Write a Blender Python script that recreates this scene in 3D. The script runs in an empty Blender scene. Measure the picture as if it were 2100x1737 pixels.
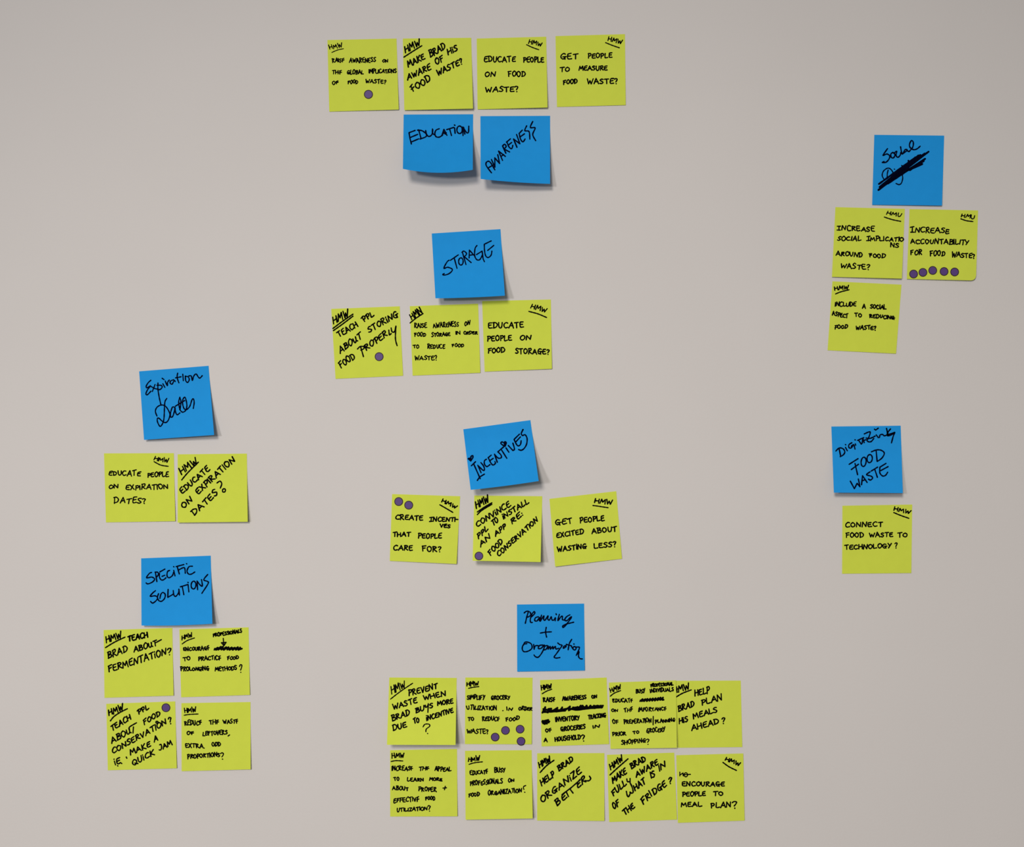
import bpy, math, random
from mathutils import Vector

# ------------------------------------------------------------------ camera, world, light, exposure
S = 0.000535            # metres on the wall per pixel of the 2100x1737 photograph (a note is 76 mm wide)
DIST = 1.25             # camera to wall
CZ = 1.5                # height of the picture centre above the floor
SC = bpy.context.scene
COL = SC.collection

cam = bpy.data.cameras.new('camera'); camo = bpy.data.objects.new('camera', cam); COL.objects.link(camo)
camo.location = (0, -DIST, CZ); camo.rotation_euler = (math.pi / 2, 0, 0)
cam.sensor_fit = 'HORIZONTAL'; cam.sensor_width = 36; cam.lens = 36 * DIST / (2100 * S)
cam.clip_start = 0.01
SC.camera = camo

SC.view_settings.view_transform = 'Standard'; SC.view_settings.look = 'None'
SC.view_settings.exposure = 0.0; SC.view_settings.gamma = 1.0; SC.view_settings.use_curve_mapping = False

world = bpy.data.worlds.new('world'); SC.world = world; world.use_nodes = True
bg = world.node_tree.nodes['Background']
bg.inputs[0].default_value = (0.94, 0.97, 1.0, 1); bg.inputs[1].default_value = 0.21

def spot(name, loc, target, half, radius, power, col):
    """a ceiling spotlight with a wide soft beam"""
    l = bpy.data.lights.new(name, 'SPOT'); l.spot_size = 2 * half; l.spot_blend = 1.0
    l.shadow_soft_size = radius; l.energy = power; l.color = col
    o = bpy.data.objects.new(name, l); COL.objects.link(o); o.location = loc
    o.rotation_euler = (Vector(target) - Vector(loc)).to_track_quat('-Z', 'Y').to_euler()
    return o
spot('side_lamp', (-1.32, -2.7, 1.754), (-0.487, 0, 0.951), 0.80, 0.16, 88, (0.96, 0.97, 1.0))
spot('ceiling_lamp', (-0.67, -3.03, 2.52), (0.31, 0, 0.512), 0.631, 0.34, 236, (1.0, 0.96, 0.91))

# ------------------------------------------------------------------ materials
def srgb(r, g, b):
    f = lambda c: c / 12.92 if c <= 0.04045 else ((c + 0.055) / 1.055) ** 2.4
    return (f(r / 255), f(g / 255), f(b / 255), 1)

def material(name, col, rough=0.6, var=0.04, scale=60, bump=0.0, bscale=900, spec=0.3, col2=None, trans=0.0):
    m = bpy.data.materials.new(name); m.use_nodes = True
    nt = m.node_tree; n = nt.nodes; L = nt.links; b = n['Principled BSDF']
    b.inputs['Roughness'].default_value = rough
    b.inputs['Specular IOR Level'].default_value = spec
    tc = n.new('ShaderNodeTexCoord'); nz = n.new('ShaderNodeTexNoise')
    nz.inputs['Scale'].default_value = scale; nz.inputs['Detail'].default_value = 4
    L.new(tc.outputs['Object'], nz.inputs['Vector'])
    mx = n.new('ShaderNodeMix'); mx.data_type = 'RGBA'
    a = col2 or tuple(c * (1 - var) for c in col[:3]) + (1,)
    c2 = col if col2 else tuple(min(1, c * (1 + var)) for c in col[:3]) + (1,)
    mx.inputs[6].default_value = a; mx.inputs[7].default_value = c2
    L.new(nz.outputs['Fac'], mx.inputs[0]); L.new(mx.outputs[2], b.inputs['Base Color'])
    if bump:
        n2 = n.new('ShaderNodeTexNoise'); n2.inputs['Scale'].default_value = bscale; n2.inputs['Detail'].default_value = 3
        bp = n.new('ShaderNodeBump'); bp.inputs['Strength'].default_value = bump; bp.inputs['Distance'].default_value = 0.0006
        L.new(tc.outputs['Object'], n2.inputs['Vector']); L.new(n2.outputs['Fac'], bp.inputs['Height'])
        L.new(bp.outputs['Normal'], b.inputs['Normal'])
    return m

M_WALL = material('painted_wall', srgb(215, 208, 203), 0.75, 0.02, 7, 0.15, 420, 0.2)
M_FLOOR = material('floor_carpet', srgb(120, 116, 110), 0.95, 0.15, 80, 0.3, 300, 0.1)
M_YEL = material('lime_paper', srgb(210, 220, 74), 0.75, 0.035, 90, 0.12, 1500, 0.15)
M_BLUE = material('blue_paper', srgb(28, 148, 222), 0.75, 0.045, 90, 0.12, 1500, 0.15)
M_INK = material('black_marker_ink', srgb(9, 8, 8), 0.9, 0.2, 300, 0, 0, 0.03)
M_INKB = material('black_ink_on_blue', srgb(2, 5, 32), 0.9, 0.2, 300, 0, 0, 0.03)
M_DOT = material('purple_sticker', srgb(88, 62, 122), 0.5, 0.06, 500, 0, 0, 0.3)
M_RIM = material('sticker_rim', srgb(44, 28, 26), 0.6, 0.05, 500, 0, 0, 0.2)

# ------------------------------------------------------------------ helpers
def mesh_obj(name, verts, faces, mat, parent=None, smooth=False):
    me = bpy.data.meshes.new(name); me.from_pydata(verts, [], faces); me.update()
    if smooth:
        me.polygons.foreach_set('use_smooth', [True] * len(me.polygons))
    me.materials.append(mat)
    o = bpy.data.objects.new(name, me); COL.objects.link(o)
    if parent: o.parent = parent
    return o

def to_world(px, py, h):
    """photo pixel of a point that stands h metres off the wall"""
    k = (DIST - h) / DIST
    return Vector(((px - 1050) * S * k, -h, CZ - (py - 868.5) * S * k))

def box(name, a, b, mat):
    v = [(x, y, z) for x in (a[0], b[0]) for y in (a[1], b[1]) for z in (a[2], b[2])]
    f = [(0, 1, 3, 2), (4, 6, 7, 5), (0, 4, 5, 1), (2, 3, 7, 6), (0, 2, 6, 4), (1, 5, 7, 3)]
    return mesh_obj(name, v, f, mat)

w = box('wall_back', (-3, 0, 0), (3, 0.15, 2.9), M_WALL)
w['kind'] = 'structure'; w['label'] = 'plain off-white painted wall behind all the sticky notes'
fl = box('floor', (-3, -4, -0.1), (3, 0.15, 0), M_FLOOR); fl['kind'] = 'structure'

# ------------------------------------------------------------------ handwriting: a stroke alphabet ('~' = smooth)
G = {
'A': (.78, ["0,0 .40,1 .78,0", ".14,.36 .66,.38"]),
'B': (.66, [".08,0 .1,1", "~0,.97 .48,.98 .52,.74 .12,.53", "~.12,.53 .62,.46 .6,.1 .04,.02"]),
'C': (.68, ["~.66,.88 .42,1 .1,.74 .04,.34 .28,.02 .7,.12"]),
'D': (.72, [".1,0 .12,.96", "~0,.97 .42,.98 .72,.6 .52,.14 .04,.02"]),
'E': (.62, ["~.6,1 .16,.93 .07,.7 .05,.25 .2,.02 .64,.06", ".09,.52 .5,.57"]),
'F': (.60, [".08,0 .1,.93", "0,.91 .6,1", ".08,.5 .48,.56"]),
'G': (.78, ["~.66,.88 .4,1 .1,.72 .06,.3 .3,.03 .56,.16 .58,.42", ".32,.42 .82,.46", ".6,.44 .62,-.05"]),
'H': (.68, ["0,0 .04,1", ".66,0 .64,1", ".02,.48 .65,.54"]),
'I': (.10, [".05,0 .05,1"]),
'1': (.60, [".3,.02 .32,.97", "0,.9 .62,1", "0,0 .6,.06"]),
'i': (.12, [".06,0 .04,.68", ".04,.98 .06,1.02"]),
'J': (.60, ["~.3,1 .56,.95 .55,.3 .3,0 .02,.14"]),
'K': (.66, [".05,0 .06,1", ".6,1 .08,.46 .66,0"]),
'L': (.58, ["~.05,1 .04,.5 .04,.08 .25,.02 .6,.1"]),
'M': (.88, ["0,0 .14,1 .42,.36 .74,1 .88,0"]),
'N': (.72, ["0,0 .06,1 .6,.05 .70,1"]),
'O': (.72, ["~.40,1 .1,.82 .03,.38 .3,.0 .62,.24 .68,.7 .40,1 .3,.96"]),
'P': (.58, [".08,0 .1,1", "~0,.96 .42,1 .58,.76 .40,.5 .1,.44"]),
'Q': (.74, ["~.40,1 .1,.82 .03,.38 .3,.0 .62,.24 .68,.7 .40,1", ".36,.34 .78,-.06"]),
'R': (.66, [".06,0 .1,1", "~0,.96 .44,1 .54,.74 .12,.5", ".12,.5 .66,.02"]),
'S': (.58, ["~.56,.92 .3,1 .06,.76 .3,.55 .54,.3 .3,.02 0,.1"]),
'T': (.66, [".34,0 .34,.95", "0,.9 .68,1"]),
'U': (.66, ["~.02,1 .04,.34 .26,0 .54,.22 .62,1"]),
'u': (.66, ["~.02,.8 .06,.2 .24,0 .48,.3 .54,.85", "~.54,.85 .52,.2 .7,.05"]),
'V': (.62, ["0,1 .3,0 .64,1"]),
'W': (.92, ["0,1 .22,0 .44,.66 .66,0 .94,1"]),
'w': (.88, ["~0,.8 .14,.06 .3,.05 .42,.6", "~.42,.6 .5,.06 .7,.1 .9,.95"]),
'X': (.62, ["0,1 .62,0", ".58,1 .02,0"]),
'Y': (.62, ["0,1 .3,.46", ".62,1 .1,-.05"]),
'y': (.60, ["~.0,1 .06,.55 .3,.5 .52,.8", ".56,1.1 .42,-.7"]),
'Z': (.62, ["0,.97 .6,1 .04,.03 .66,.04"]),
'f': (.56, [".14,0 .2,.9", "0,.84 .5,1", "0,.4 .54,.5"]),
'p': (.60, [".22,0 .12,.95", "~-.1,.86 .3,1.02 .58,.86 .5,.5 .16,.42"]),
'h': (.66, ["0,0 .05,1", ".02,.35 .45,.75", ".42,1 .6,0"]),
'?': (.46, ["~0,.82 .2,1 .44,.86 .34,.6 .2,.3", ".24,-.02 .26,-.05"]),
'.': (.08, [".03,.02 .06,0"]),
',': (.14, [".12,.12 0,-.16"]),
':': (.08, [".03,.12 .06,.1", ".0,.62 .03,.6"]),
'-': (.34, ["0,.48 .34,.5"]),
'/': (.40, ["0,-.3 .2,1.4"]),
'+': (.60, ["0,.5 .6,.5", ".3,.9 .3,.1"]),
}

def parse(s):
    sm = s.startswith('~')
    return sm, [tuple(float(c) for c in p.split(',')) for p in s.lstrip('~').split()]

def smooth_pts(P, step):
    out = []
    Q = [P[0]] + P + [P[-1]]
    for i in range(1, len(Q) - 2):
        p0, p1, p2, p3 = Q[i - 1], Q[i], Q[i + 1], Q[i + 2]
        n = max(2, int(math.dist(p1, p2) / step) + 1)
        for k in range(n):
            t = k / n
            out.append(tuple(0.5 * (2 * b + (c - a) * t + (2 * a - 5 * b + 4 * c - d) * t * t + (3 * b - a - 3 * c + d) * t ** 3)
                             for a, b, c, d in zip(p0, p1, p2, p3)))
    out.append(P[-1])
    return out

def line_pts(P, step):
    out = []
    for a, b in zip(P, P[1:]):
        n = max(1, int(math.dist(a, b) / step))
        out += [(a[0] + (b[0] - a[0]) * k / n, a[1] + (b[1] - a[1]) * k / n) for k in range(n)]
    return out + [P[-1]]

def word_strokes(text, x0, y0, x1, y1, h, lean, rnd, j=1.0):
    """strokes (photo-like units, y down) of a word on the base line x0,y0 - x1,y1"""
    gap = .20
    tot = sum(G[c][0] for c in text) + gap * (len(text) - 1)
    L = math.hypot(x1 - x0, y1 - y0); dx, dy = (x1 - x0) / L, (y1 - y0) / L
    ux, uy = -math.sin(math.radians(lean)), -math.cos(math.radians(lean))
    sx = L / tot; pos = 0; res = []
    for c in text:
        wd, st = G[c]
        kh = h * (1 + rnd.uniform(-.08, .08) * j); jb = h * rnd.uniform(-.05, .05) * j; sk = rnd.uniform(-.06, .06) * j
        for s in st:
            sm, P = parse(s)
            Q = []
            for gx, gy in P:
                a = (pos + gx + sk * gy + rnd.uniform(-.022, .022) * j) * sx
                b = (gy + rnd.uniform(-.03, .03) * j) * kh + jb
                Q.append((x0 + dx * a + ux * b, y0 + dy * a + uy * b))
            res.append((sm, Q))
        pos += wd + gap
    return res

# ------------------------------------------------------------------ sticky notes
GRID = 28
class Note:
    def __init__(self, frame, corners, lift, mat, bow=0.0, base=0.00012, power=1.7, hinge=.16, name='sticky_note', round_br=0):
        self.ox, self.oy, self.k = frame
        P = [self.px(*c) for c in corners]          # TL TR BR BL
        self.P = P; self.l = (lift[0] / 1000, lift[1] / 1000); self.bow = bow
        self.base = base; self.power = power; self.hinge = hinge; self.mat = mat
        c = to_world((P[0][0] + P[1][0]) / 2, (P[0][1] + P[1][1]) / 2, 0)
        self.o = bpy.data.objects.new(name, None); COL.objects.link(self.o)
        self.o.location = c; self.o.empty_display_size = 0.02; self.c = c
        v, f = [], []
        n = GRID
        for side in (1, 0):
            for j in range(n + 1):
                for i in range(n + 1):
                    u, t = i / n, j / n
                    if round_br and u > 1 - round_br and t > 1 - round_br:
                        du, dt = (u - 1 + round_br), (t - 1 + round_br); r = math.hypot(du, dt)
                        if r > round_br: u, t = 1 - round_br + du * round_br / r, 1 - round_br + dt * round_br / r
                    v.append(self.at(u, t, 0.00012 * side))
        m = (n + 1) ** 2
        for j in range(n):
            for i in range(n):
                a = j * (n + 1) + i; b = a + n + 1
                f.append((a, b, b + 1, a + 1)); f.append((m + a, m + a + 1, m + b + 1, m + b))
        for i in range(n):
            for a, b in ((i, i + 1), (n * (n + 1) + i + 1, n * (n + 1) + i), ((i + 1) * (n + 1), i * (n + 1)), (i * (n + 1) + n, (i + 1) * (n + 1) + n)):
                k = len(v); v += [v[a], v[b], v[m + b], v[m + a]]
                f.append((k, k + 1, k + 2, k + 3))
        self.sheet = mesh_obj('paper_sheet', v, f, mat, self.o, True)
    def px(self, x, y):
        return (self.ox + x / self.k, self.oy + y / self.k)
    def img(self, u, v):
        (ax, ay), (bx, by), (cx, cy), (dx, dy) = self.P
        x = (ax * (1 - u) + bx * u) * (1 - v) + (dx * (1 - u) + cx * u) * v
        y = (ay * (1 - u) + by * u) * (1 - v) + (dy * (1 - u) + cy * u) * v
        return x, y + self.bow * 4 * u * (1 - u) * max(v, 0) ** 2
    def lift(self, u, v):
        t = max(0.0, (v - self.hinge) / (1 - self.hinge))
        return self.base + (self.l[0] * (1 - u) + self.l[1] * u) * t ** self.power
    def at(self, u, v, off):
        x, y = self.img(u, v)
        return to_world(x, y, self.lift(u, v) + off) - self.c
    def uv(self, x, y):
        u = v = .5
        for _ in range(4):
            fx, fy = self.img(u, v); e = 1e-3
            ax, ay = self.img(u + e, v); bx, by = self.img(u, v + e)
            a, b, c, d = (ax - fx) / e, (bx - fx) / e, (ay - fy) / e, (by - fy) / e
            det = a * d - b * c
            u += ((x - fx) * d - (y - fy) * b) / det; v += ((y - fy) * a - (x - fx) * c) / det
        return u, v
    def pt(self, x, y, off):
        u, v = self.uv(x, y)
        return to_world(x, y, self.lift(min(max(u, 0), 1), min(max(v, 0), 1)) + off) - self.c
    def ink(self, name, strokes, width, label=None, off=0.00021):
        """strokes in photo pixels -> one flat ink mesh lying on the paper"""
        V, F = [], []; r = width * .49
        def disc(p):
            b = len(V)
            for k in range(8):
                a = k * math.pi / 4 + .3
                V.append(self.pt(p[0] + math.cos(a) * r, p[1] + math.sin(a) * r, off))
            F.append(tuple(range(b + 7, b - 1, -1)))
        for sm, P in strokes:
            Q = smooth_pts(P, 1.6) if sm and len(P) > 2 else line_pts(P, 5)
            Q = [q for i, q in enumerate(Q) if i == 0 or math.dist(q, Q[i - 1]) > .05]
            disc(Q[0]); disc(Q[-1])
            if len(Q) < 2: continue
            D = [((b[0] - a[0]) / math.dist(a, b), (b[1] - a[1]) / math.dist(a, b)) for a, b in zip(Q, Q[1:])]
            prev = None
            for i, q in enumerate(Q):
                d0, d1 = D[max(i - 1, 0)], D[min(i, len(D) - 1)]
                dot_ = d0[0] * d1[0] + d0[1] * d1[1]
                wob = r * (1 + .10 * math.sin(i * .9 + q[0] * .31))
                if dot_ > .5:                       # gentle bend: one shared, mitred edge
                    mx, my = d0[0] + d1[0], d0[1] + d1[1]; m = math.hypot(mx, my)
                    k = wob / max(.8, m / 2)
                    e = [len(V), len(V) + 1]
                    V.extend(self.pt(q[0] + s_ * -my / m * k, q[1] + s_ * mx / m * k, off) for s_ in (1, -1))
                    if prev: F.append((prev[0], e[0], e[1], prev[1]))
                    prev = e
                else:                               # sharp corner: end, round joint, start again
                    for j, d in enumerate((d0, d1)):
                        e = [len(V), len(V) + 1]
                        V.extend(self.pt(q[0] + s_ * -d[1] * wob, q[1] + s_ * d[0] * wob, off) for s_ in (1, -1))
                        if j == 0 and prev: F.append((prev[0], e[0], e[1], prev[1]))
                        prev = e
                    disc(q)
        o = mesh_obj(name, V, F, M_INKB if self.mat is M_BLUE else M_INK, self.o)
        if label: o['label'] = label
        return o

def trace(note, name, s, width, label=None):
    """'x,y x,y ...; ...' strokes in the note's frame; a stroke is smooth unless it begins with '!';
       'o cx,cy rx,ry tilt' draws an oval, '. x,y' a dot"""
    out = []
    for part in s.split(';'):
        part = part.strip()
        if not part: continue
        if part[0] == 'o':
            a, b, *t = part[1:].split()
            cx, cy = map(float, a.split(',')); rx, ry = map(float, b.split(',')); t = math.radians(float(t[0])) if t else 0
            pts = []
            for k in range(14):
                q = -math.pi / 2 + .2 - k * 2 * math.pi / 12.6
                x, y = math.cos(q) * rx, math.sin(q) * ry
                pts.append((cx + x * math.cos(t) - y * math.sin(t), cy + x * math.sin(t) + y * math.cos(t)))
            sm = True
        elif part[0] == '.':
            x, y = map(float, part[1:].strip().split(',')); pts = [(x - 4, y - 2), (x + 4, y + 3)]; sm = False
        else:
            sm = part[0] != '!'; pts = [tuple(float(c) for c in p.split(',')) for p in part.lstrip('!').split()]
        out.append((sm, [note.px(*p) for p in pts]))
    return note.ink(name, out, width, label)

SEED = [7]
def sticky(frame, corners, lift, kind, label, words=(), traces=(), width=2.6, lean=0, group=None, **kw):
    n = Note(frame, corners, lift, M_YEL if kind == 'y' else M_BLUE, **kw)
    n.o['label'] = label; n.o['category'] = 'sticky note'
    if group: n.o['group'] = group
    for wd in words:
        t, x0, y0, x1, y1, h = wd[:6]; ln = wd[6] if len(wd) > 6 else lean
        SEED[0] += 1; rnd = random.Random(SEED[0])
        st = [(sm, [n.px(*p) for p in P]) for sm, P in word_strokes(t, x0, y0, x1, y1, h, ln, rnd, 2.0 if width < 2.75 else 1.1)]
        n.ink('written_word', st, wd[7] if len(wd) > 7 else width)
    for nm, s, *wdt in traces:
        trace(n, nm, s, wdt[0] if wdt else width, wdt[1] if len(wdt) > 1 else None)
    return n

def dot(n, x, y, label, group, r=8.6):
    """round purple voting sticker on note n, centre in the note's frame"""
    cx, cy = n.px(x, y)
    c = n.pt(cx, cy, 0.0003) + n.c
    o = bpy.data.objects.new('dot_sticker', None); COL.objects.link(o); o.location = c; o.empty_display_size = .01
    def ring(rad, off, k=40):
        return [n.pt(cx + math.cos(a * 2 * math.pi / k) * rad, cy + math.sin(a * 2 * math.pi / k) * rad, off) + n.c - c for a in range(k)]
    k = 40
    V = ring(r * .83, 0.00042) + [n.pt(cx, cy, 0.00042) + n.c - c]
    mesh_obj('sticker_face', V, [(i, k, (i + 1) % k) for i in range(k)], M_DOT, o)
    V = ring(r * .83, 0.00042) + ring(r, 0.00040) + ring(r, 0.0002)
    F = []
    for i in range(k):
        j = (i + 1) % k
        F += [(i, j, k + j, k + i), (k + i, k + j, 2 * k + j, 2 * k + i)]
    e = mesh_obj('sticker_rim', V, F, M_RIM, o); e['label'] = 'dark outline of the purple sticker'
    o['label'] = label; o['category'] = 'sticker'
    if group: o['group'] = group
    return o

GT = 'yellow notes in the top row'; GS = 'yellow notes under the STORAGE note'; GI = 'yellow notes under the INCENTIVES note'
GE = 'yellow notes under the Expiration Dates note'; GP = 'yellow notes under the Planning + Organization note'
GC = 'yellow notes under the Social note'; GF = 'yellow notes under the SPECIFIC SOLUTIONS note'; GB = 'blue heading notes on the wall'

#NOTES

# ------------------------------------------------------------------ top row
F1 = (660, 60, 6.5625)
n_global = sticky(F1, [(75,145),(1005,125),(1035,1080),(100,1108)], (.5, 2), 'y',
  'yellow sticky note reading RAISE AWARENESS ON THE GLOBAL IMPLICATIONS OF FOOD WASTE?',
  [('HMW',108,270,275,238,58,12,2.2), ('RAISf',142,445,298,438,50), ('AWARENESS',372,448,722,440,58), ('ON',815,443,893,440,34),
   ('THf',140,600,262,598,46), ('GLOBAL',342,605,560,600,52), ('IMPLICATIONS',632,590,1003,585,52),
   ('Of',140,745,220,735,40), ('FOOD',352,735,485,728,42), ('WASTE?',588,725,860,728,48)],
  [('underline', '135,312 210,280 290,262', 2)], 2.4, group=GT)
dot(n_global, 627, 876, 'single purple dot sticker on the note about global implications, below its text', None, 9.2)
sticky(F1, [(1090,125),(2010,115),(2035,1068),(1110,1088)], (2, 5), 'y',
  'yellow top-row sticky note with bold slanted writing ending AWARE OF HIS FOOD WASTE?',
  [('HMW',1128,318,1325,215,88,10,3), ('MAKE',1165,512,1388,400,78,16), ('BRAD',1460,380,1665,258,88,16),
   ('AWARE',1155,685,1468,540,76,8), ('OF',1540,478,1640,425,78,14), ('HiS',1705,348,1830,280,70,18),
   ('fOOD',1220,842,1470,690,82,26), ('WASTE?',1560,628,1895,460,74,14)],
  [('underline', '1105,375 1220,300 1345,222', 3)], 3.1, group=GT)
F2 = (970, 60, 6.5625)
sticky(F2, [(50,125),(985,100),(1003,1052),(62,1078)], (.8, 4), 'y',
  'yellow top-row sticky note reading EDUCATE PEOPLE ON FOOD WASTE? in neat capitals',
  [('HMW',748,190,920,232,50,-16,2.4), ('EDUCATE',150,440,570,440,72), ('PEOPLE',680,440,952,442,66),
   ('ON',160,638,302,632,60), ('FOOD',475,632,702,636,66), ('WASTE?',170,842,608,838,68)],
  [('underline', '722,208 800,245 885,275', 2.4)], 2.8, group=GT)
sticky(F2, [(1110,92),(2045,65),(2055,1020),(1130,1045)], (.3, .8), 'y',
  'yellow sticky note reading GET PEOPLE TO MEASURE FOOD WASTE?, rightmost of the top row',
  [('HMW',1815,150,2000,195,58,-14,2.5), ('GET',1178,405,1410,400,74), ('PEOPLE',1548,390,1868,382,62),
   ('TO',1170,572,1300,568,58), ('MEASURE',1425,556,1805,550,58), ('FOOD',1215,745,1402,722,55), ('WASTE?',1538,735,1945,730,66)],
  [('underline', '1785,180 1870,215 1970,250', 2.5)], 2.8, group=GT)

# ------------------------------------------------------------------ blue headings
F3 = (810, 220, 6.1765)
sticky(F3, [(110,92),(990,88),(985,792),(100,780)], (29, 29), 'b',
  'blue sticky note reading EDUCATION, its lower edge curling far off the wall', (),
  [('written_word', '!178,322 255,293;!178,322 190,395 208,465;!188,385 288,343;!205,440 300,400;'
    '!300,285 330,395;285,290 345,298 398,342 388,375 318,402;388,295 402,345 430,370 468,345 480,285;475,275 478,330 510,352;'
    '560,272 520,290 505,332 520,372 562,378 605,350;!592,362 620,280 658,355;!600,335 650,322;!612,310 640,340;'
    '!655,283 745,255;!692,275 716,358;!755,262 762,330;. 756,226;o 818,285 34,48 0;!862,358 858,250 908,322;!870,255 885,340;908,322 930,318 935,240', 3.0)],
  group=GB, bow=7, hinge=.25, power=1.5)
sticky(F3, [(1082,112),(1965,108),(1965,970),(1085,908)], (24, 15), 'b',
  'blue sticky note reading AWARENESS written diagonally, beside the EDUCATION note', (),
  [('written_word', '1222,830 1155,735 1165,690 1205,695 1265,792;!1190,762 1238,735;!1222,662 1266,758 1264,640 1325,712 1302,600;'
    '!1362,672 1312,555 1398,622;!1345,622 1375,598;!1405,582 1362,488;1362,490 1390,468 1408,498 1380,528;!1380,528 1452,566;'
    '!1412,442 1462,400;1418,442 1448,508 1480,522 1492,482;!1435,478 1478,446;!1545,507 1502,402 1582,462 1540,345;'
    '!1572,332 1612,290;1574,332 1590,402 1620,438 1648,402;!1590,372 1640,336;1668,235 1645,295 1698,308 1708,402;1745,180 1715,255 1775,262 1745,345 1782,422', 3.0)],
  group=GB, bow=1.5)
F4 = (860, 460, 9.65)
sticky(F4, [(245,182),(1605,95),(1692,1412),(318,1465)], (18, 20), 'b',
  'blue sticky note reading STORAGE in slanted capitals, above the middle yellow notes', (),
  [('written_word', '588,710 545,748 485,870 560,850 648,885 640,930 580,980 500,1005 462,995 492,975;!615,712 770,605;!690,668 745,870;'
    'o 822,735 45,72 0;!852,552 922,795;842,555 882,530 935,582 890,642;!890,642 1025,757;!985,665 990,510 1095,628;!1000,612 1068,600;'
    '1140,420 1102,480 1095,620 1135,698 1190,702 1228,650 1238,620;!1130,600 1242,530 1262,685 1288,740;!1285,395 1422,328;'
    '1285,395 1290,520 1312,622 1360,658 1418,612 1435,530;!1352,517 1472,418', 2.8)], group=GB, bow=1)
F7 = (1770, 260, 10.2167)
sticky(F7, [(235,168),(1700,185),(1655,1650),(190,1635)], (1, 3), 'b',
  'blue sticky note reading Social above a word scribbled out in black', (),
  [('written_word', '512,458 450,545 418,600 500,570 558,612 540,680 480,742 402,748 440,728;622,538 582,570 592,642 640,648 668,580 622,535;'
    '655,545 705,515 690,598 730,640 780,590 790,540;785,418 820,572 880,480 925,490 862,542 830,560;922,480 925,500 962,522;'
    '962,522 1040,425 1052,325 1012,290 972,370 990,440 1060,480 1130,462 1195,408', 3.0),
   ('written_word', '440,1105 400,1020 430,925 520,865 590,900 632,970;525,905 508,980 505,1050;. 658,888;. 812,812;820,1000 830,1080 802,1180 752,1212 690,1187', 2.6),
   ('scribble', '!332,1198 1100,640 345,1265 1372,522 320,1325 1200,590 420,1200 1290,560 480,1210 1160,600 520,1190 1300,670 600,1120 1170,650 650,1090 1280,690 760,1020 1150,640 820,960 1240,780 900,930 1270,720 1180,760 980,910 1130,790 1000,880;'
    '!950,710 960,740;!1160,600 1170,620', 4.2, 'thick black scribble covering a word')], group=GB)
G2 = (270, 740, 9.6526)
sticky(G2, [(148,208),(1522,98),(1632,1468),(245,1565)], (6, 13), 'b',
  'blue sticky note reading Expiration Dates in loose cursive', (),
  [('written_word', '380,385 330,430 288,500 302,535 370,492;370,500 310,580 282,655 312,670 382,600;388,510 450,545 512,560;!462,470 410,605;'
    '520,438 520,560 545,720 577,862;500,485 580,485 605,520 560,568 510,560;!602,345 640,370;!618,455 657,525;665,400 705,492 712,425 745,380;'
    '832,372 770,400 762,440 800,462 842,390 862,410;910,243 900,330 935,435;868,337 930,325 978,315;!1012,265 1022,392;'
    '1062,300 1070,392 1110,427 1140,370 1115,315 1060,308;1130,300 1180,300 1200,388 1230,300 1275,260 1315,315 1350,342 1397,293', 2.8),
   ('written_word', '500,1092 470,1000 500,920 582,875 660,892 722,970 757,1070 722,1180 670,1222 610,1200 545,1140 510,1140 512,1210 562,1297 612,1240 640,1130 650,900 662,800 695,745;'
    '852,925 808,915 770,1030 772,1112 812,1100 845,1000 858,925 868,1010 900,1067 955,1030;955,720 932,800 940,900 965,980;!862,900 1050,785;950,725 975,800 960,950;'
    '950,960 1000,1015 1060,990 1092,900 1080,790 1052,720 1012,770 1010,860 1040,950 1090,967;1090,967 1150,900 1195,768 1225,760 1237,830 1220,942', 2.8)],
  group=GB)
G4 = (930, 850, 10.22)
sticky(G4, [(205,310),(1612,118),(1785,1395),(360,1580)], (22, 27), 'b',
  'blue sticky note reading INCENTIVES with little hearts as dots', (),
  [('heart', '!362,975 308,928;308,928 335,915 362,950;362,955 368,880 402,862 405,905 362,975', 3.0),
   ('written_word', '!375,1075 462,990;!425,1040 560,1345;!500,1382 545,1312 648,1250;!578,1220 510,1065;530,1085 620,1170 650,1150 630,1080 575,1010;'
    '690,938 650,970 650,1042 700,1092 765,1050;!725,908 790,852;730,908 780,1010 828,1060 878,1025 868,988;!770,962 832,920;'
    '!918,1002 860,832;870,850 940,915 1000,905 995,850 930,782;!930,782 1050,680;!1010,748 1117,917;!1100,700 1160,790;!1148,650 1245,755;1245,755 1278,725 1245,600;'
    '!1270,522 1382,413;1270,522 1305,600 1350,657 1402,632 1418,550;!1308,572 1402,470;'
    '1458,315 1420,400 1448,440 1500,425 1542,500 1532,620 1480,712 1420,750 1365,735;. 1456,318', 3.0),
   ('heart', '1080,668 1030,640 990,600 1020,575 1060,598;1060,598 1080,570 1106,592 1080,668;1085,600 1080,650 1065,620', 3.0)], group=GB, bow=1)
G8 = (1690, 860, 10.2167)
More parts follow.
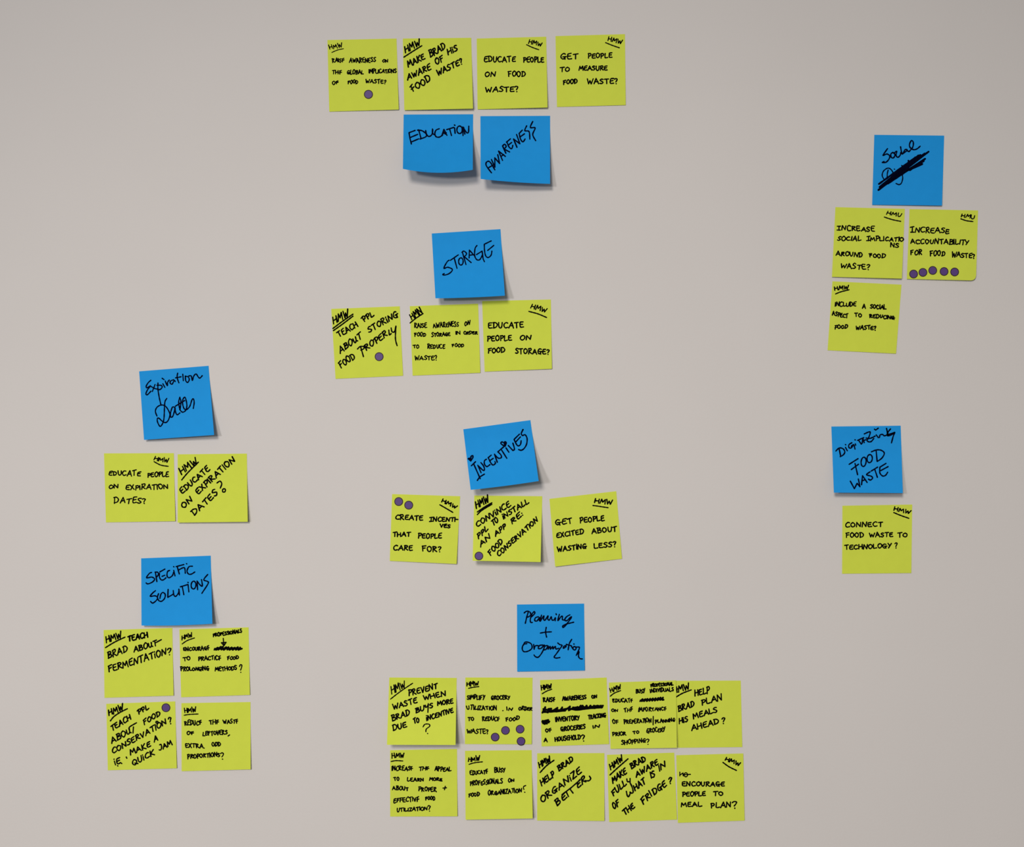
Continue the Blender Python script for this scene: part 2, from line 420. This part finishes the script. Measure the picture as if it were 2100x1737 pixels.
sticky(G8, [(152,150),(1605,132),(1650,1545),(205,1535)], (15, 15), 'b',
  'blue sticky note reading DIGITAZING FOOD WASTE at the right side', (),
  [('written_word', '248,662 318,600 400,618 435,685 400,745 338,782;!315,612 348,770;!448,588 487,657;. 450,530;582,490 522,530 520,588 560,602 600,558;570,565 620,530 648,622;'
    '!655,515 662,542;. 650,430;!702,440 832,382;!722,438 782,520;!800,500 812,395 842,488;!800,455 880,425;842,305 962,262 940,370 900,442 940,472 990,462 1042,400;880,390 960,400 1070,350;'
    '!1055,205 1080,225 1135,185;!1092,325 1135,383;1160,380 1175,325 1230,318 1260,345 1325,310 1308,190;!1310,190 1345,345;1392,200 1340,270 1330,345;1480,272 1400,300 1320,330;1330,345 1400,330 1478,275 1450,350 1412,492', 3.0),
   ('written_word', '!525,942 712,823;!570,1052 722,940;!648,925 702,1160;o 828,890 52,98 6;o 955,822 55,85 6;992,680 1100,640 1200,650 1262,710 1212,810 1115,882;!1090,652 1112,880', 3.0),
   ('written_word', '!550,1295 635,1452 692,1340 752,1412 718,1250;!785,1370 805,1180 902,1322;!790,1292 862,1262;962,1100 890,1160 985,1190 1017,1230 972,1272 930,1252;!990,1082 1122,1000;!1060,1042 1117,1215;'
    '!1172,1000 1297,923;1170,1000 1168,1120 1228,1187 1290,1170 1332,1108;!1185,1075 1342,990', 3.0)], group=GB)
H2 = (275, 1125, 10.2167)
sticky(H2, [(148,205),(1605,148),(1640,1575),(155,1612)], (7, 12), 'b',
  'blue sticky note reading SPECIFIC SOLUTIONS at the lower left', (),
  [('written_word', '365,500 318,522 262,612 370,598 430,640 382,702 290,740 252,720;!445,490 477,692;440,498 492,495 510,540 470,600;!538,490 645,430;530,520 532,600 570,657 620,652 667,612;!585,582 642,560;'
    '745,458 702,480 690,570 730,612 800,568 825,500;!830,458 857,572;. 830,380;!882,377 1042,335;!905,385 947,532;925,452 1030,400 1062,420 1072,517;. 1100,318;1222,370 1150,380 1108,470 1140,532 1200,535 1272,490', 2.9),
   ('written_word', '447,883 390,930 338,1000 440,990 492,1030 460,1092 390,1142 345,1108;512,945 490,1020 520,1092 580,1102 640,1040 652,960 602,920 560,960 540,1045;!712,855 705,1022 822,955;'
    '820,880 832,970 870,1002 930,930 937,850;!937,850 950,975;!968,802 1130,752 1147,907;!1010,800 1042,967;. 1130,710;o 1245,765 50,82 4;!1330,862 1320,680;1322,685 1380,760 1430,785 1412,650;1542,543 1460,652 1540,690 1550,735 1420,937', 2.9)],
  group=GB, bow=1.5)
H7 = (1045, 1225, 10.5294)
sticky(H7, [(160,155),(1610,135),(1625,1580),(165,1605)], (1.5, 1.5), 'b',
  'blue sticky note reading Planning + Organization in cursive, above the bottom rows', (),
  [('written_word', '315,337 370,300 440,320 457,380 400,425 370,420;400,330 370,430 340,562;462,430 542,350 530,308 480,370 448,480 458,540 492,542;'
    '622,420 560,440 543,500 592,510 645,435 642,500;690,385 658,517 740,400 735,470 765,495 828,400 825,470 860,490 900,420 915,485 955,490 990,440 985,505;'
    '!1003,355 1012,375;1075,368 1043,502 1110,420 1142,410 1142,480 1200,492;1302,378 1230,420 1188,490 1240,502 1320,425 1332,440 1230,580 1160,652 1148,620 1220,580 1385,537', 2.9),
   ('plus_sign', '665,772 780,752 902,745;792,648 778,750 800,860', 2.9),
   ('written_word', '372,1000 300,1020 273,1110 310,1172 400,1162 482,1100 470,1010 400,970 330,972 298,1035;520,1018 532,1122;532,1100 560,1045 622,1045;'
    '722,1030 650,1040 618,1100 680,1102 750,1030 742,1100 690,1210 620,1292 560,1282 528,1245;812,1040 760,1060 740,1132 790,1120 832,1050 832,1120;'
    '832,1120 878,1060 880,1120 932,1060 938,1115 988,1060 1000,1115 1060,1100;!1040,985 1085,1022;1085,1022 1132,1040 1080,1120 1010,1220 963,1290 1010,1312 1087,1300;'
    '1222,1040 1170,1060 1162,1100 1222,1065;1342,908 1290,1000 1265,1132;!1225,1015 1330,1045 1360,1100;. 1390,1008;o 1402,1100 34,36 0;1430,1075 1500,1075 1505,1110 1440,1252;1460,1230 1500,1175 1488,1270 1520,1322 1572,1330', 2.9)],
  group=GB)

# ------------------------------------------------------------------ under STORAGE
F5 = (670, 610, 10.2176)
n = sticky(F5, [(95,240),(1530,185),(1600,1640),(185,1705)], (.4, .4), 'y',
  'yellow sticky note reading TEACH PPL ABOUT STORING FOOD PROPERLY',
  [('HMW',145,552,460,400,150,8), ('TEACH',262,838,652,600,118,26), ('ppL',770,515,992,385,112,22),
   ('ABOuT',285,1170,735,850,128,18), ('STORiNG',890,740,1500,400,122,20),
   ('FOOD',300,1480,600,1270,132,30), ('ROpER',830,1110,1270,800,120,20), ('L',1310,790,1350,770,100,8)],
  [('underline', '130,650 330,500 550,350'), ('underline', '140,695 330,560 550,392'),
   ('written_word', '645,1080 700,1030 775,1030 780,1070 715,1105;!715,1050 770,1240'), ('written_letter', '1350,640 1370,720 1420,715 1450,600;1450,600 1440,860 1475,1010')],
  3.0, group=GS)
dot(n, 1098, 1240, 'single purple dot sticker on the note about storing food properly', None, 9.0)
F6 = (830, 605, 6.7742)
sticky(F6, [(70,155),(1020,120),(1050,1080),(110,1120)], (.4, 1), 'y',
  'yellow sticky note reading RAISE AWARENESS ON FOOD STORAGE, middle one below STORAGE',
  [('HMN',100,340,255,255,82,28,2.8), ('RAISE',135,450,305,452,62), ('AWARENESS',395,455,750,435,62), ('ON',832,425,905,415,54),
   ('FOOD',137,575,290,580,50), ('STORAGE',375,575,630,570,48), ('IN',708,553,775,548,42), ('ORDER',820,545,1010,545,38),
   ('TO',118,740,200,740,46), ('REDUCE',318,745,558,740,56), ('FOOD',660,722,820,718,42), ('WASTE?',140,900,450,905,58)],
  [('underline', '75,388 160,320 255,258', 2.8)], 2.4, group=GS)
sticky(F6, [(1075,85),(2030,62),(2045,1025),(1110,1065)], (.6, 2), 'y',
  'yellow sticky note reading EDUCATE PEOPLE ON FOOD STORAGE?, rightmost below STORAGE',
  [('HMW',1750,185,1960,242,60,-16,2.6), ('EDUCATE',1160,460,1650,452,74), ('PEOPLE',1148,642,1485,632,68), ('ON',1600,628,1755,615,62),
   ('FOOD',1158,805,1390,800,66), ('STORAGE?',1538,810,2005,825,70)],
  [('underline', '1725,228 1850,262 1970,312', 2.8)], 2.9, group=GS)

# ------------------------------------------------------------------ under Social
F8 = (1690, 415, 6.3636)
sticky(F8, [(148,62),(1055,85),(1015,995),(102,972)], (2, 4), 'y',
  'yellow sticky note reading INCREASE SOCIAL IMPLICATIONS AROUND FOOD WASTE?',
  [('HMU',815,155,1000,190,46,-14,2.4), ('1NCREASE',172,362,658,378,62), ('SOCIAL',175,498,478,502,55), ('1MPLICATIO',555,505,1035,505,52),
   ('NS',868,575,972,592,50), ('AROUND',158,692,500,712,52), ('FOOD',592,715,795,728,52), ('WASTE?',215,855,590,880,62)],
  [('underline', '787,192 890,225 1000,248', 2.6)], 2.7, lean=-3, group=GC)
n = sticky(F8, [(1115,88),(2010,105),(1982,1020),(1080,1000)], (1.5, 3), 'y',
  'yellow sticky note reading INCREASE ACCOUNTABILITY FOR FOOD WASTE?, with five purple dots',
  [('HMU',1790,190,1960,215,42,-12,2.4), ('1NCREASE',1130,388,1630,405,62), ('ACCOUNTABILITY',1130,535,1890,552,58),
   ('FOR',1130,688,1275,688,60), ('FOOD',1382,695,1575,700,60), ('WASTE?',1665,705,1965,732,62)],
  [('underline', '1785,215 1860,240 1942,250', 2.6)], 2.7, lean=-3, group=GC, round_br=.07)
GD = 'purple dots on the accountability note'
for x, y, t in ((1168,935,'leftmost purple dot sticker on the accountability note'), (1290,914,'second purple dot sticker from the left on the accountability note'),
                (1418,888,'middle, highest purple dot sticker on the accountability note'), (1566,902,'fourth purple dot sticker from the left on the accountability note'),
                (1704,908,'rightmost purple dot sticker on the accountability note')):
    dot(n, x, y, t, GD, 8.9)
G1 = (1680, 570, 10.2158)
sticky(G1, [(278,70),(1725,140),(1610,1585),(175,1515)], (.3, 1), 'y',
  'yellow sticky note reading INCLUDE A SOCIAL ASPECT TO REDUCING FOOD WASTE?',
  [('HMW',330,258,610,225,84,4), ('INCLUDE',328,592,768,598,86), ('A',905,640,968,640,92), ('SOCIAL',1072,632,1402,660,84),
   ('ASPECT',275,782,600,840,84), ('TO',748,815,890,830,72), ('REDUCING',1055,832,1578,862,72),
   ('fOOD',325,1062,592,1062,72), ('WASTE?',765,1075,1190,1090,80)],
  [('underline', '343,335 450,292 625,248')], 2.7, lean=-3, group=GC)

# ------------------------------------------------------------------ under Expiration Dates
G3 = (205, 920, 6.6667)
sticky(G3, [(55,65),(1010,62),(1030,992),(82,1008)], (.5, 1.5), 'y',
  'yellow sticky note reading EDUCATE PEOPLE ON EXPIRATION DATES? in small neat capitals',
  [('HMW',738,150,935,195,50,-14,2.5), ('EDUCATE',118,365,552,368,62), ('PEOPLE',652,390,935,382,60),
   ('ON',122,545,250,542,54), ('EXPIRATION',352,562,932,552,60), ('DATES?',190,745,625,742,72)],
  [('underline', '740,178 830,225 932,242', 2.6)], 2.7, group=GE)
sticky(G3, [(1062,78),(2008,68),(2020,1000),(1062,1012)], (4, 6), 'y',
  'yellow sticky note with bold diagonal writing EDUCATE ON EXPIRATION DATES?',
  [('HMW',1115,350,1340,205,88,26,3.1), ('EDUCATE',1125,618,1505,290,72,40), ('ON',1148,820,1268,710,70,40), ('EXPIRATION',1345,630,1850,165,76,38),
   ('DATES',1290,918,1615,618,78,38)],
  [('underline', '1118,428 1200,330 1345,185', 3), ('written_word', '1600,470 1640,445 1665,480 1645,540;o 1695,572 20,24 20', 3)], 3.1, group=GE)

# ------------------------------------------------------------------ under INCENTIVES
G5 = (790, 1000, 10.2176)
n = sticky(G5, [(145,135),(1570,180),(1495,1600),(95,1535)], (1, 3), 'y',
  'yellow sticky note reading CREATE INCENTIVES THAT PEOPLE CARE FOR?, with two purple dots',
  [('HMW',1185,300,1480,440,72,-24), ('CREATE',215,665,780,685,98), ('1NCENTI-',925,705,1520,712,88), ('VES',1150,830,1360,845,72),
   ('THAT',162,1022,522,1022,84), ('PEOPLE',690,1062,1175,1058,96), ('CARE',170,1310,568,1310,98), ('FOR?',775,1335,1165,1342,110)],
  [('underline', '1145,360 1270,432 1415,518')], 2.9, lean=-3, group=GI)
dot(n, 282, 292, 'upper left purple dot sticker on the note about creating incentives', 'purple dots on the incentives note', 9.0)
dot(n, 492, 367, 'lower right purple dot sticker on the note about creating incentives', 'purple dots on the incentives note', 9.0)
G6 = (955, 1000, 10.2176)
n = sticky(G6, [(180,165),(1605,180),(1570,1560),(145,1532)], (17, 18), 'y',
  'yellow sticky note reading CONVINCE PPL TO INSTALL AN APP, lifting at its lower edge',
  [('HMW',225,440,485,300,150,12), ('CONViNCE',240,835,945,385,112,20),
   ('PPL',265,1078,470,890,108,14), ('TO',575,800,690,720,108,22), ('iNSTALL',790,660,1325,320,96,20),
   ('AN',315,1250,520,1050,100,22), ('APP',630,1025,850,840,98,20), ('RE:',970,760,1200,580,100,18),
   ('FOOD',520,1425,785,1150,98,34), ('CONSERVATiON',690,1450,1515,700,96,26)],
  [('underline', '245,510 390,410 548,318'), ('underline', '245,565 340,475 548,350')], 3.0, group=GI, power=1.5, hinge=.14)
dot(n, 277, 1432, 'single purple dot sticker at the lower left of the CONVINCE PPL note', None, 8.8)
G7 = (1115, 1000, 10.2176)
sticky(G7, [(120,235),(1520,75),(1640,1490),(240,1655)], (3, 1), 'y',
  'yellow sticky note reading GET PEOPLE EXCITED ABOUT WASTING LESS?, tilted anticlockwise',
  [('HMW',1068,310,1425,355,90,-12), ('GET',250,785,595,745,105), ('PEOPLE',762,742,1272,690,105),
   ('EXCITED',270,1050,838,965,98), ('ABOUT',1010,968,1530,915,105), ('WASTING',290,1345,895,1270,98), ('LESS?',1060,1270,1515,1235,105)],
  [('underline', '1030,375 1150,390 1350,422', 2.6)], 2.9, lean=4, group=GI)

# ------------------------------------------------------------------ under DIGITAZING
H1 = (1715, 1020, 10.2176)
sticky(H1, [(128,175),(1592,150),(1572,1585),(122,1600)], (.4, .8), 'y',
  'yellow sticky note reading CONNECT FOOD WASTE TO TECHNOLOGY?, alone at lower right',
  [('HMW',1205,270,1540,345,72,-16), ('CONNECT',190,625,965,612,96), ('FOOD',205,840,570,832,95), ('WASTE',695,830,1185,825,88), ('TO',1290,832,1490,825,88),
   ('TECHNOLOGY',180,1095,1155,1055,92), ('?',1225,1055,1275,1055,105)],
  [('underline', '1205,318 1340,375 1520,438')], 2.8)

# ------------------------------------------------------------------ under SPECIFIC SOLUTIONS
H3 = (200, 1280, 10.8545)
sticky(H3, [(135,130),(1665,85),(1692,1590),(155,1640)], (.4, 1.5), 'y',
  'yellow sticky note with bold writing ABOUT FERMENTATION?, upper left of its four',
  [('HMW',200,418,535,290,140,6), ('TEACH',680,380,1120,295,115,6,3.4), ('BRAD',235,765,665,610,135,8), ('ABOuT',810,620,1330,480,120,8),
   ('FERMENTATiON',250,1070,1530,680,142,6), ('?',1555,690,1640,670,140,0)],
  [('underline', '178,522 380,400 610,290;!1300,410 1420,345')], 3.0, group=GF)
H4 = (360, 1280, 10.8545)
sticky(H4, [(85,115),(1625,70),(1655,1575),(125,1628)], (.4, 1.5), 'y',
  'yellow sticky note reading ENCOURAGE PROFESSIONALS with an arrow to scribbled-out text',
  [('HMW',145,350,375,275,92,10), ('PROFESSIONALS',840,285,1480,180,72,6), ('ENCOURAGf',175,595,755,575,82),
   ('TO',175,810,330,800,66), ('PRACTICf',512,808,1010,790,82), ('FOOD',1158,795,1405,770,70),
   ('PROLONGING',120,1040,745,1030,76), ('METHODS',880,1045,1365,1010,85), ('?',1425,1070,1475,1070,140)],
  [('underline', '148,440 260,365 420,308', 2.5),
   ('arrow', '!1062,318 1075,470;!1020,415 1125,405 1078,478 1020,415', 2.8, 'small arrow pointing down at the crossed-out word'),
   ('scribble', '!862,572 940,520 900,575 1010,500 950,572 1060,495 1020,570 1130,510 1070,575 1180,510 1150,570 1250,515 1200,575 1320,520 1270,575 1390,510 1340,572 1430,530 1400,575 1480,545 1420,560 1440,515;!870,545 1480,545;!880,560 1300,530', 3.6,
    'crossed-out word')], 2.6, lean=3, group=GF)
H5 = (205, 1430, 10.8545)
n = sticky(H5, [(140,145),(1675,90),(1710,1580),(175,1625)], (.4, 1.5), 'y',
  'yellow sticky note reading TEACH PPL ABOUT FOOD CONSERVATION, MAKE A QUICK JAM',
  [('HMW',205,408,520,270,130,12), ('TEACH',265,750,690,490,112,16), ('ppL',850,390,1085,260,105,10),
   ('ABOu',265,1025,690,800,135,14), ('FOOD',985,620,1345,400,110,10), ('CONSERVATION',285,1262,1480,592,112,14), ('?',1540,600,1600,570,130,8), ('iE',335,1505,460,1460,120,12), (':',590,1370,610,1360,60,12), ('MAKE',680,1290,1130,1090,115,14), ('A',1210,1000,1290,960,115,6),
   ('QUiCK',740,1520,1215,1280,118,12), ('JAM',1320,1190,1610,1060,110,14)],
  [('underline', '232,525 310,430 450,335 608,255'), ('written_word', '650,720 660,660 812,568;!745,660 735,795'), ('written_dot', 'o 1268,555 24,20 0'), ('written_dot', '. 395,1525'), ('written_dot', '. 482,1472')], 3.0, group=GF)
dot(n, 1468, 232, 'single purple dot sticker at the upper right of the QUICK JAM note', None, 9.0)
H6 = (360, 1430, 10.8545)
sticky(H6, [(130,130),(1668,105),(1672,1605),(135,1645)], (1, 2.5), 'y',
  'yellow sticky note reading REDUCE THE WASTE OF LEFTOVERS, EXTRA, ODD PROPORTIONS?',
  [('HMW',205,345,455,320,100,2), ('REDUCf',205,625,575,610,98), ('THf',755,605,960,590,88), ('WASTf',1065,590,1390,580,88),
   ('Of',255,830,400,820,68), ('LEFTOVERS',610,860,1150,815,92), (',',1180,860,1215,855,120),
   ('EXTRA.',220,1115,640,1130,92), ('ODD',810,1080,1000,1080,88), ('PROPORTIONS',270,1370,985,1320,88), ('?',1010,1370,1075,1370,140)],
  [('underline', '192,400 300,382 500,372', 2.5)], 2.6, lean=3, group=GF)

# ------------------------------------------------------------------ under Planning + Organization, upper row
H8 = (785, 1380, 11.206)
sticky(H8, [(150,105),(1698,115),(1672,1655),(95,1652)], (18, 19), 'y',
  'yellow sticky note reading PREVENT WASTE WHEN, lifting off the wall at its bottom',
  [('HMW',208,490,520,330,165,8,2.6), ('PREVENT',600,528,1255,355,125,6), ('WASTE',240,835,790,690,118,12), ('WHEN',945,625,1450,520,105,12),
   ('BRAD',220,1105,620,975,125,8), ('BUyS',760,918,1155,790,105,6), ('MORE',1265,755,1615,690,100,8),
   ('DUE',235,1330,550,1240,118,8), ('TO',720,1170,840,1130,110,14), ('iNCENTIVE',1010,1095,1620,900,105,8)],
  [('underline', '180,600 400,430 685,238', 2.5), ('written_word', '925,1240 970,1180 1060,1178 1078,1225 1000,1290 990,1352;. 1030,1392', 2.5)], 3.0, group=GP, power=1.5, hinge=.14)
I1 = (940, 1380, 11.206)
n = sticky(I1, [(160,105),(1705,108),(1685,1640),(150,1635)], (.5, 1.5), 'y',
  'yellow sticky note reading SIMPLIFY GROCERY UTILIZATION, with four purple dots',
  [('HMW',200,305,465,275,95,4), ('SIMPLIFY',205,605,610,605,88), ('GROCERY',750,610,1185,605,88),
   ('UTILIZATION',195,840,880,858,88), ('.',1008,865,1025,865,60), ('IN',1115,860,1235,862,68), ('ORDER',1390,855,1690,858,72),
   ('TO',220,1095,355,1090,76), ('REDUCf',550,1105,945,1100,85), ('FOOD',1095,1120,1395,1080,85), ('WASTE?',195,1385,690,1395,95)],
  [('underline', '235,355 330,332 470,315', 2.5)], 2.6, group=GP)
GD2 = 'purple dots on the grocery utilization note'
dot(n, 845, 1475, 'purple dot sticker right of the word WASTE? on the grocery note, lowest-left of four', GD2, 8.9)
dot(n, 1082, 1322, 'purple dot sticker in the middle of the grocery note, below FOOD', GD2, 8.9)
dot(n, 1418, 1293, 'highest purple dot sticker near the right edge of the grocery utilization note', GD2, 8.9)
dot(n, 1440, 1570, 'purple dot sticker hanging over the bottom edge of the grocery utilization note', GD2, 8.9)
I2 = (1095, 1380, 11.206)
sticky(I2, [(140,165),(1670,105),(1725,1635),(175,1690)], (.4, 1), 'y',
  'yellow sticky note reading RAISE AWARENESS ON INVENTORY TRACKING, a full line scribbled out',
  [('HMW',175,395,405,345,98,10), ('RAISf',215,662,485,655,92), ('AWARENESS',655,640,1200,600,90), ('ON',1330,585,1450,570,68),
   ('INVENTORY',500,1120,1050,1080,98), ('TRACKING',1250,1062,1650,1010,88), ('Of',268,1362,400,1345,72), ('GROCERIES',620,1340,1180,1280,98), ('IN',1355,1270,1510,1250,60),
   ('A',235,1580,305,1580,92), ('HOUSEHOLD',490,1575,1075,1520,100), ('?',1100,1565,1170,1560,130)],
  [('underline', '190,478 290,420 408,375', 2.6),
   ('scribble', '!195,915 260,785 240,880 320,910 330,830 400,820 380,890 470,850 540,800 520,890 600,870 650,790 640,870 740,840 830,770 800,860 880,820 900,790 950,850 1000,780 980,850 1080,750 1060,840 1120,750 1160,830 1210,750 1240,820 1300,750 1330,810 1380,750 1400,810 1460,750 1480,800 1540,750 1550,800 1585,750;'
    '!215,830 400,870 640,850 760,820 900,830 1100,810 1300,790 1400,760 1580,760;!210,900 520,885 720,865;!900,800 1150,780;!850,830 1000,850 1250,815 1570,790', 4.2, 'scribbled-out line'),
   ('scribble', '!190,1120 330,1080 210,1160 340,1110 240,1175 355,1115 200,1140 300,1165;!200,1100 340,1140', 4.2, 'scribbled-out word')], 2.8, lean=4, group=GP)
I4 = (1375, 1385, 11.206)
sticky(I4, [(118,125),(1615,120),(1650,1648),(160,1665)], (.3, .6), 'y',
  'yellow sticky note with bold writing PLAN HIS MEALS AHEAD?, upper row right end',
  [('IMW',150,400,435,305,135,8), ('HELP',565,470,900,410,140,4), ('BRAD',185,835,545,715,125,6), ('PLAN',720,690,1190,560,130,6),
   ('HiS',205,1112,400,1050,115,6), ('MEALS',530,1005,1075,840,115,10), ('AHEAD',490,1265,1110,1110,125,8), ('?',1180,1110,1250,1095,130,0)],
  [('underline', '130,498 280,410 475,335'), ('written_word', '!122,335 165,310')], 3.0, group=GP)
I3 = (1235, 1380, 10.856)
sticky(I3, [(150,215),(1640,165),(1665,1668),(185,1690)], (1.2, 5), 'y',
  'yellow sticky note reading EDUCATE BUSY PROFESSIONAL INDIVIDUALS, overlapping its right neighbour',
  [('HMW',190,440,420,355,88,12), ('BUSY',755,460,955,430,82), ('PROFESSIONAL',1085,312,1580,270,66), ('INDIVIDUALS',1070,440,1590,400,78),
   ('EDUCATf',235,655,680,650,82), ('ON',205,865,345,860,55), ('THf',490,868,680,845,72), ('IMPORTANCf',805,855,1425,835,80),
   ('OF',235,1125,365,1130,85), ('PREPERATION',490,1130,1095,1100,85), ('/',1125,1110,1175,1110,120), ('PLANNING',1185,1120,1620,1075,70),
   ('PRIOR',232,1400,530,1390,80), ('TO',690,1350,820,1355,66), ('GROCERY',990,1335,1405,1300,88), ('SHOPPING',430,1600,970,1545,88), ('?',990,1590,1040,1590,115)],
  [('underline', '182,518 270,450 408,395', 2.6),
   ('scribble', '!842,632 900,580 880,630 960,580 930,632 1010,575 990,630 1070,570 1050,625 1130,565 1110,622 1190,560 1170,620 1250,555 1230,612 1300,545 1290,605 1355,545 1340,605 1370,600;!850,610 1360,590;!850,625 1350,565', 3.6, 'crossed-out word')],
  2.5, lean=3, group=GP, base=.0012)

# ------------------------------------------------------------------ under Planning + Organization, lower row
I5 = (785, 1530, 11.206)
sticky(I5, [(168,95),(1705,65),(1715,1615),(170,1620)], (.5, 2), 'y',
  'yellow sticky note reading INCREASE THE APPEAL TO LEARN MORE, lower row left end',
  [('HMW',215,285,485,255,98,2), ('INCREASf',205,560,690,560,95), ('THf',830,565,1060,550,78), ('APPEAL',1195,575,1565,572,85),
   ('TO',255,785,380,785,76), ('LEARN',565,805,940,810,76), ('MORE',1070,795,1360,800,68), ('ABOUT',225,1000,585,1030,82), ('PROPER',825,1030,1230,1050,88), ('+',1370,1015,1460,1015,90),
   ('EFFECTIVf',250,1300,830,1265,92), ('FOOD',985,1245,1200,1235,80), ('UTILIZATION',325,1508,1020,1470,75), ('?',1040,1495,1095,1495,115)],
  [('underline', '192,355 300,335 458,342', 2.5)], 2.6, group=GP)
I6 = (940, 1530, 10.856)
sticky(I6, [(148,105),(1632,90),(1655,1612),(160,1640)], (4.5, 8), 'y',
  'yellow sticky note reading EDUCATE BUSY PROFESSIONALS ON FOOD ORGANIZATION?, in the lower row',
  [('HMW',222,345,475,315,92,2), ('EDUCATf',260,640,655,610,85), ('BUSY',805,592,1050,585,92), ('PROFESSIONALS',265,885,980,820,95), ('ON',1110,805,1245,785,68),
   ('FOOD',232,1135,470,1105,80), ('ORGANIZATION',660,1095,1410,1030,92)],
  [('underline', '238,408 360,372 535,352', 2.5), ('written_word', '1500,878 1455,900 1448,940 1460,965;. 1478,1028', 2.5)], 2.6, lean=3, group=GP)
I7 = (1090, 1535, 11.206)
sticky(I7, [(130,110),(1675,105),(1675,1665),(130,1655)], (.5, 2.5), 'y',
  'yellow sticky note with bold diagonal writing ORGANIZE BETTER, middle of the lower row',
  [('HMW',190,450,440,290,130,14), ('HELP',240,860,540,640,135,20), ('BRAD',630,520,960,290,120,22),
   ('ORGANiZE',240,1250,1150,560,140,20), ('B',585,1325,670,1250,140,26), ('E',720,1210,810,1130,130,22), ('ER',1060,920,1250,760,150,10)],
  [('underline', '200,550 340,400 515,272'), ('written_word', '!700,1060 900,910 1120,720;!800,1000 850,1105;!890,940 955,1025'), ('written_letter', '1230,740 1320,740 1360,690 1330,635')], 3.2, group=GP)
I8 = (1235, 1535, 11.206)
sticky(I8, [(110,145),(1655,95),(1720,1635),(160,1690)], (.4, .8), 'y',
  'yellow sticky note with bold writing FULLY AWARE OF WHAT IS IN THE FRIDGE?',
  [('HMW',200,490,480,275,130,16), ('MAKE',245,795,560,570,125,14), ('BRAD',670,465,1010,290,120,22), ('FULL',255,1100,560,830,130,22),
   ('AWARE',785,670,1290,360,120,12), ('OF',270,1405,400,1310,140,18), ('HAT',760,970,1000,800,130,22), ('IS',1125,690,1215,630,130,14), ('IN',1315,525,1460,420,120,12),
   ('THE',515,1535,750,1360,120,26), ('FRI',940,1290,1140,1090,130,26), ('DGE',1190,1070,1480,860,140,22), ('?',1530,820,1600,790,130,0)],
  [('underline', '178,608 360,440 592,238'), ('written_word', '565,700 580,760 640,760;!640,690 640,790 670,850'), ('written_letter', '555,985 575,1080 605,1108 640,1040 640,1000;640,1000 670,1025 710,1010 700,930 660,820')], 3.2, group=GP)
J1 = (1375, 1535, 10.8545)
sticky(J1, [(128,150),(1620,110),(1650,1605),(165,1655)], (.6, .6), 'y',
  'yellow sticky note reading ENCOURAGE PEOPLE TO MEAL PLAN?, lower row right end',
  [('HMW',1215,265,1535,390,78,-22), ('ENCOURAGE',262,835,1200,840,92), ('PEOPLE',268,1068,775,1050,95), ('TO',955,1048,1172,1048,86),
   ('MEAL',240,1300,695,1290,90), ('PLAN',905,1325,1345,1310,110), ('?',1375,1330,1475,1330,140)],
  [('underline', '1168,310 1300,405 1468,488'), ('crossed_out_word', '!208,525 208,610;!208,590 280,545;!278,555 285,610;o 342,585 38,45 0;!290,580 445,575', 2.5, 'crossed-out letters HO')], 2.9, group=GP, base=.0007)
